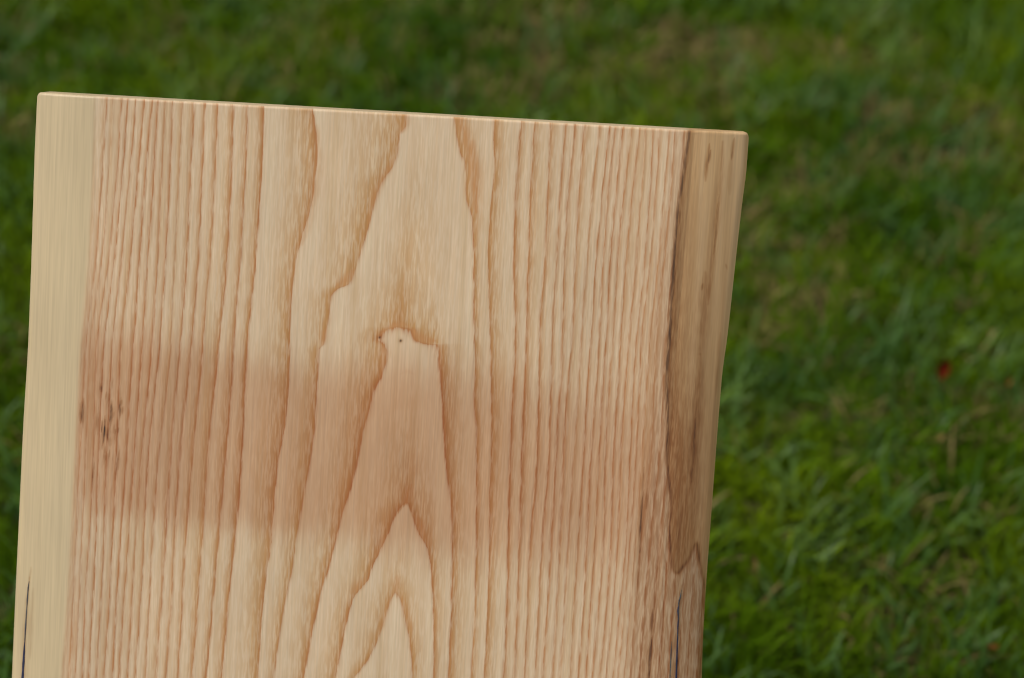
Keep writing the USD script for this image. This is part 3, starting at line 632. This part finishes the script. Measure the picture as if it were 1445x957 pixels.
size = np.clip(rng.normal(1.0, 0.18, len(pos)), 0.55, 1.6) * (0.72 + 0.6 * n3)
# nothing grows through the foot of the board
inb = (np.abs(pos[:, 0] - 0.5 * (xl_of(0.0) + xr_of(0.0))) < 0.19) & (np.abs(pos[:, 1] - (BASE[1] + 0.02)) < 0.03)
size[inb] *= 0.35
q = np.stack([np.cos(yaw / 2), tl[:, 0] * 0.5, tl[:, 1] * 0.5, np.sin(yaw / 2)], 1); q /= np.linalg.norm(q, axis=1, keepdims=True)
inst.CreateProtoIndicesAttr(Vt.IntArray.FromNumpy(index.astype(np.int32)))
inst.CreatePositionsAttr(Vt.Vec3fArray.FromNumpy(np.stack([pos[:, 0], pos[:, 1], zz], 1).astype(np.float32)))
inst.CreateOrientationsAttr(Vt.QuathArray([Gf.Quath(float(a_), float(b_), float(c_), float(d_)) for a_, b_, c_, d_ in q]))
inst.CreateScalesAttr(Vt.Vec3fArray.FromNumpy(np.repeat(size[:, None], 3, 1).astype(np.float32)))


# ------------------------------------------------------------------ small fallen things
def petal_mesh(length, width, curl, seed):
    r = np.random.default_rng(seed); n = 9; V = []; F = []
    for i in range(n + 1):
        t = i / n
        w = width * 0.5 * math.sin(math.pi * min(max(t, 0.04), 0.97)) ** 0.7
        for j in range(5):
            k = (j - 2) / 2
            V.append([(t - 0.5) * length, k * w, curl * ((t - 0.5) ** 2 * 2 + 0.5 * k * k) * length + r.normal(0, length * 0.012)])
    for i in range(n):
        for j in range(4):
            a_ = i * 5 + j
            F.append([a_, a_ + 5, a_ + 6, a_ + 1])
    top = np.array(V); bot = top - [0, 0, 0.0003]
    F = np.array(F); m = len(top)
    rim = list(range(0, 5)) + [i * 5 + 4 for i in range(1, n + 1)] + [n * 5 + j for j in (3, 2, 1, 0)] + [i * 5 for i in range(n - 1, 0, -1)]
    side = np.array([[rim[k], rim[k] + m, rim[(k + 1) % len(rim)] + m, rim[(k + 1) % len(rim)]] for k in range(len(rim))])[:, ::-1]
    return np.concatenate([top, bot]), np.concatenate([F, F[:, ::-1] + m, side])


def flake_mat(name, c1, c2):
    return usdkit.material(stage, '/World/Looks/' + name, {'tc': ('texture_coordinate', {}), 'n': ('noise_texture', {'scale': 300.0, 'detail': 3.0}), 'r': ('rgb_ramp', {'ramp': [(0.35, c1), (0.65, c2)]}),
                           'p': ('principled_bsdf', {'roughness': 0.9, 'specular_ior_level': 0.08})}, [('tc.object', 'n.vector'), ('n.fac', 'r.fac'), ('r.color', 'p.base_color')], surface='p.BSDF')


def lay(name, px_, py_, h, length, width, curl, mat, rot, label, category, group=None, seed=1):
    g = on_ground(px_, py_, h)
    m = usdkit.mesh(stage, '/World/' + name, petal_mesh(length, width, curl, seed), mat, smooth=40)
    m.AddTranslateOp().Set(Gf.Vec3d(float(g[0]), float(g[1]), float(g[2]) + float(ground_height(g[0], g[1]))))
    m.AddRotateZYXOp().Set(Gf.Vec3f(*rot))
    tag(m.GetPrim(), label, category, group)


red = flake_mat('red_petal', (0.060, 0.006, 0.001), (0.095, 0.012, 0.002))
tanleaf = flake_mat('dry_leaf', (0.11, 0.078, 0.022), (0.18, 0.13, 0.045))
rust = flake_mat('rusty_leaf', (0.12, 0.05, 0.012), (0.20, 0.085, 0.02))
lay('red_petal', 1328, 525, 0.034, 0.0165, 0.010, 0.5, red, (38, 8, 70), 'small bright red petal lying in the grass right of the board', 'petal')
lay('dry_leaf', 1325, 618, 0.028, 0.010, 0.005, 0.4, tanleaf, (20, 5, 30), 'pale tan leaf scrap in the grass below the red petal', 'leaf scrap', seed=2)
lay('dry_leaf_001', 1064, 797, 0.03, 0.012, 0.004, 0.5, tanleaf, (25, 0, 100), 'tan leaf scrap upright in the bright grass close to the lower right of the board', 'leaf scrap', seed=3)
lay('rusty_leaf', 1422, 545, 0.024, 0.009, 0.004, 0.4, rust, (10, 12, 60), 'rust orange leaf scrap at the right border level with the red petal', 'leaf scrap', seed=4)
lay('rusty_leaf_001', 1400, 910, 0.022, 0.010, 0.004, 0.4, rust, (10, 8, 10), 'rust orange leaf scrap low in the bottom right corner', 'leaf scrap', seed=5)
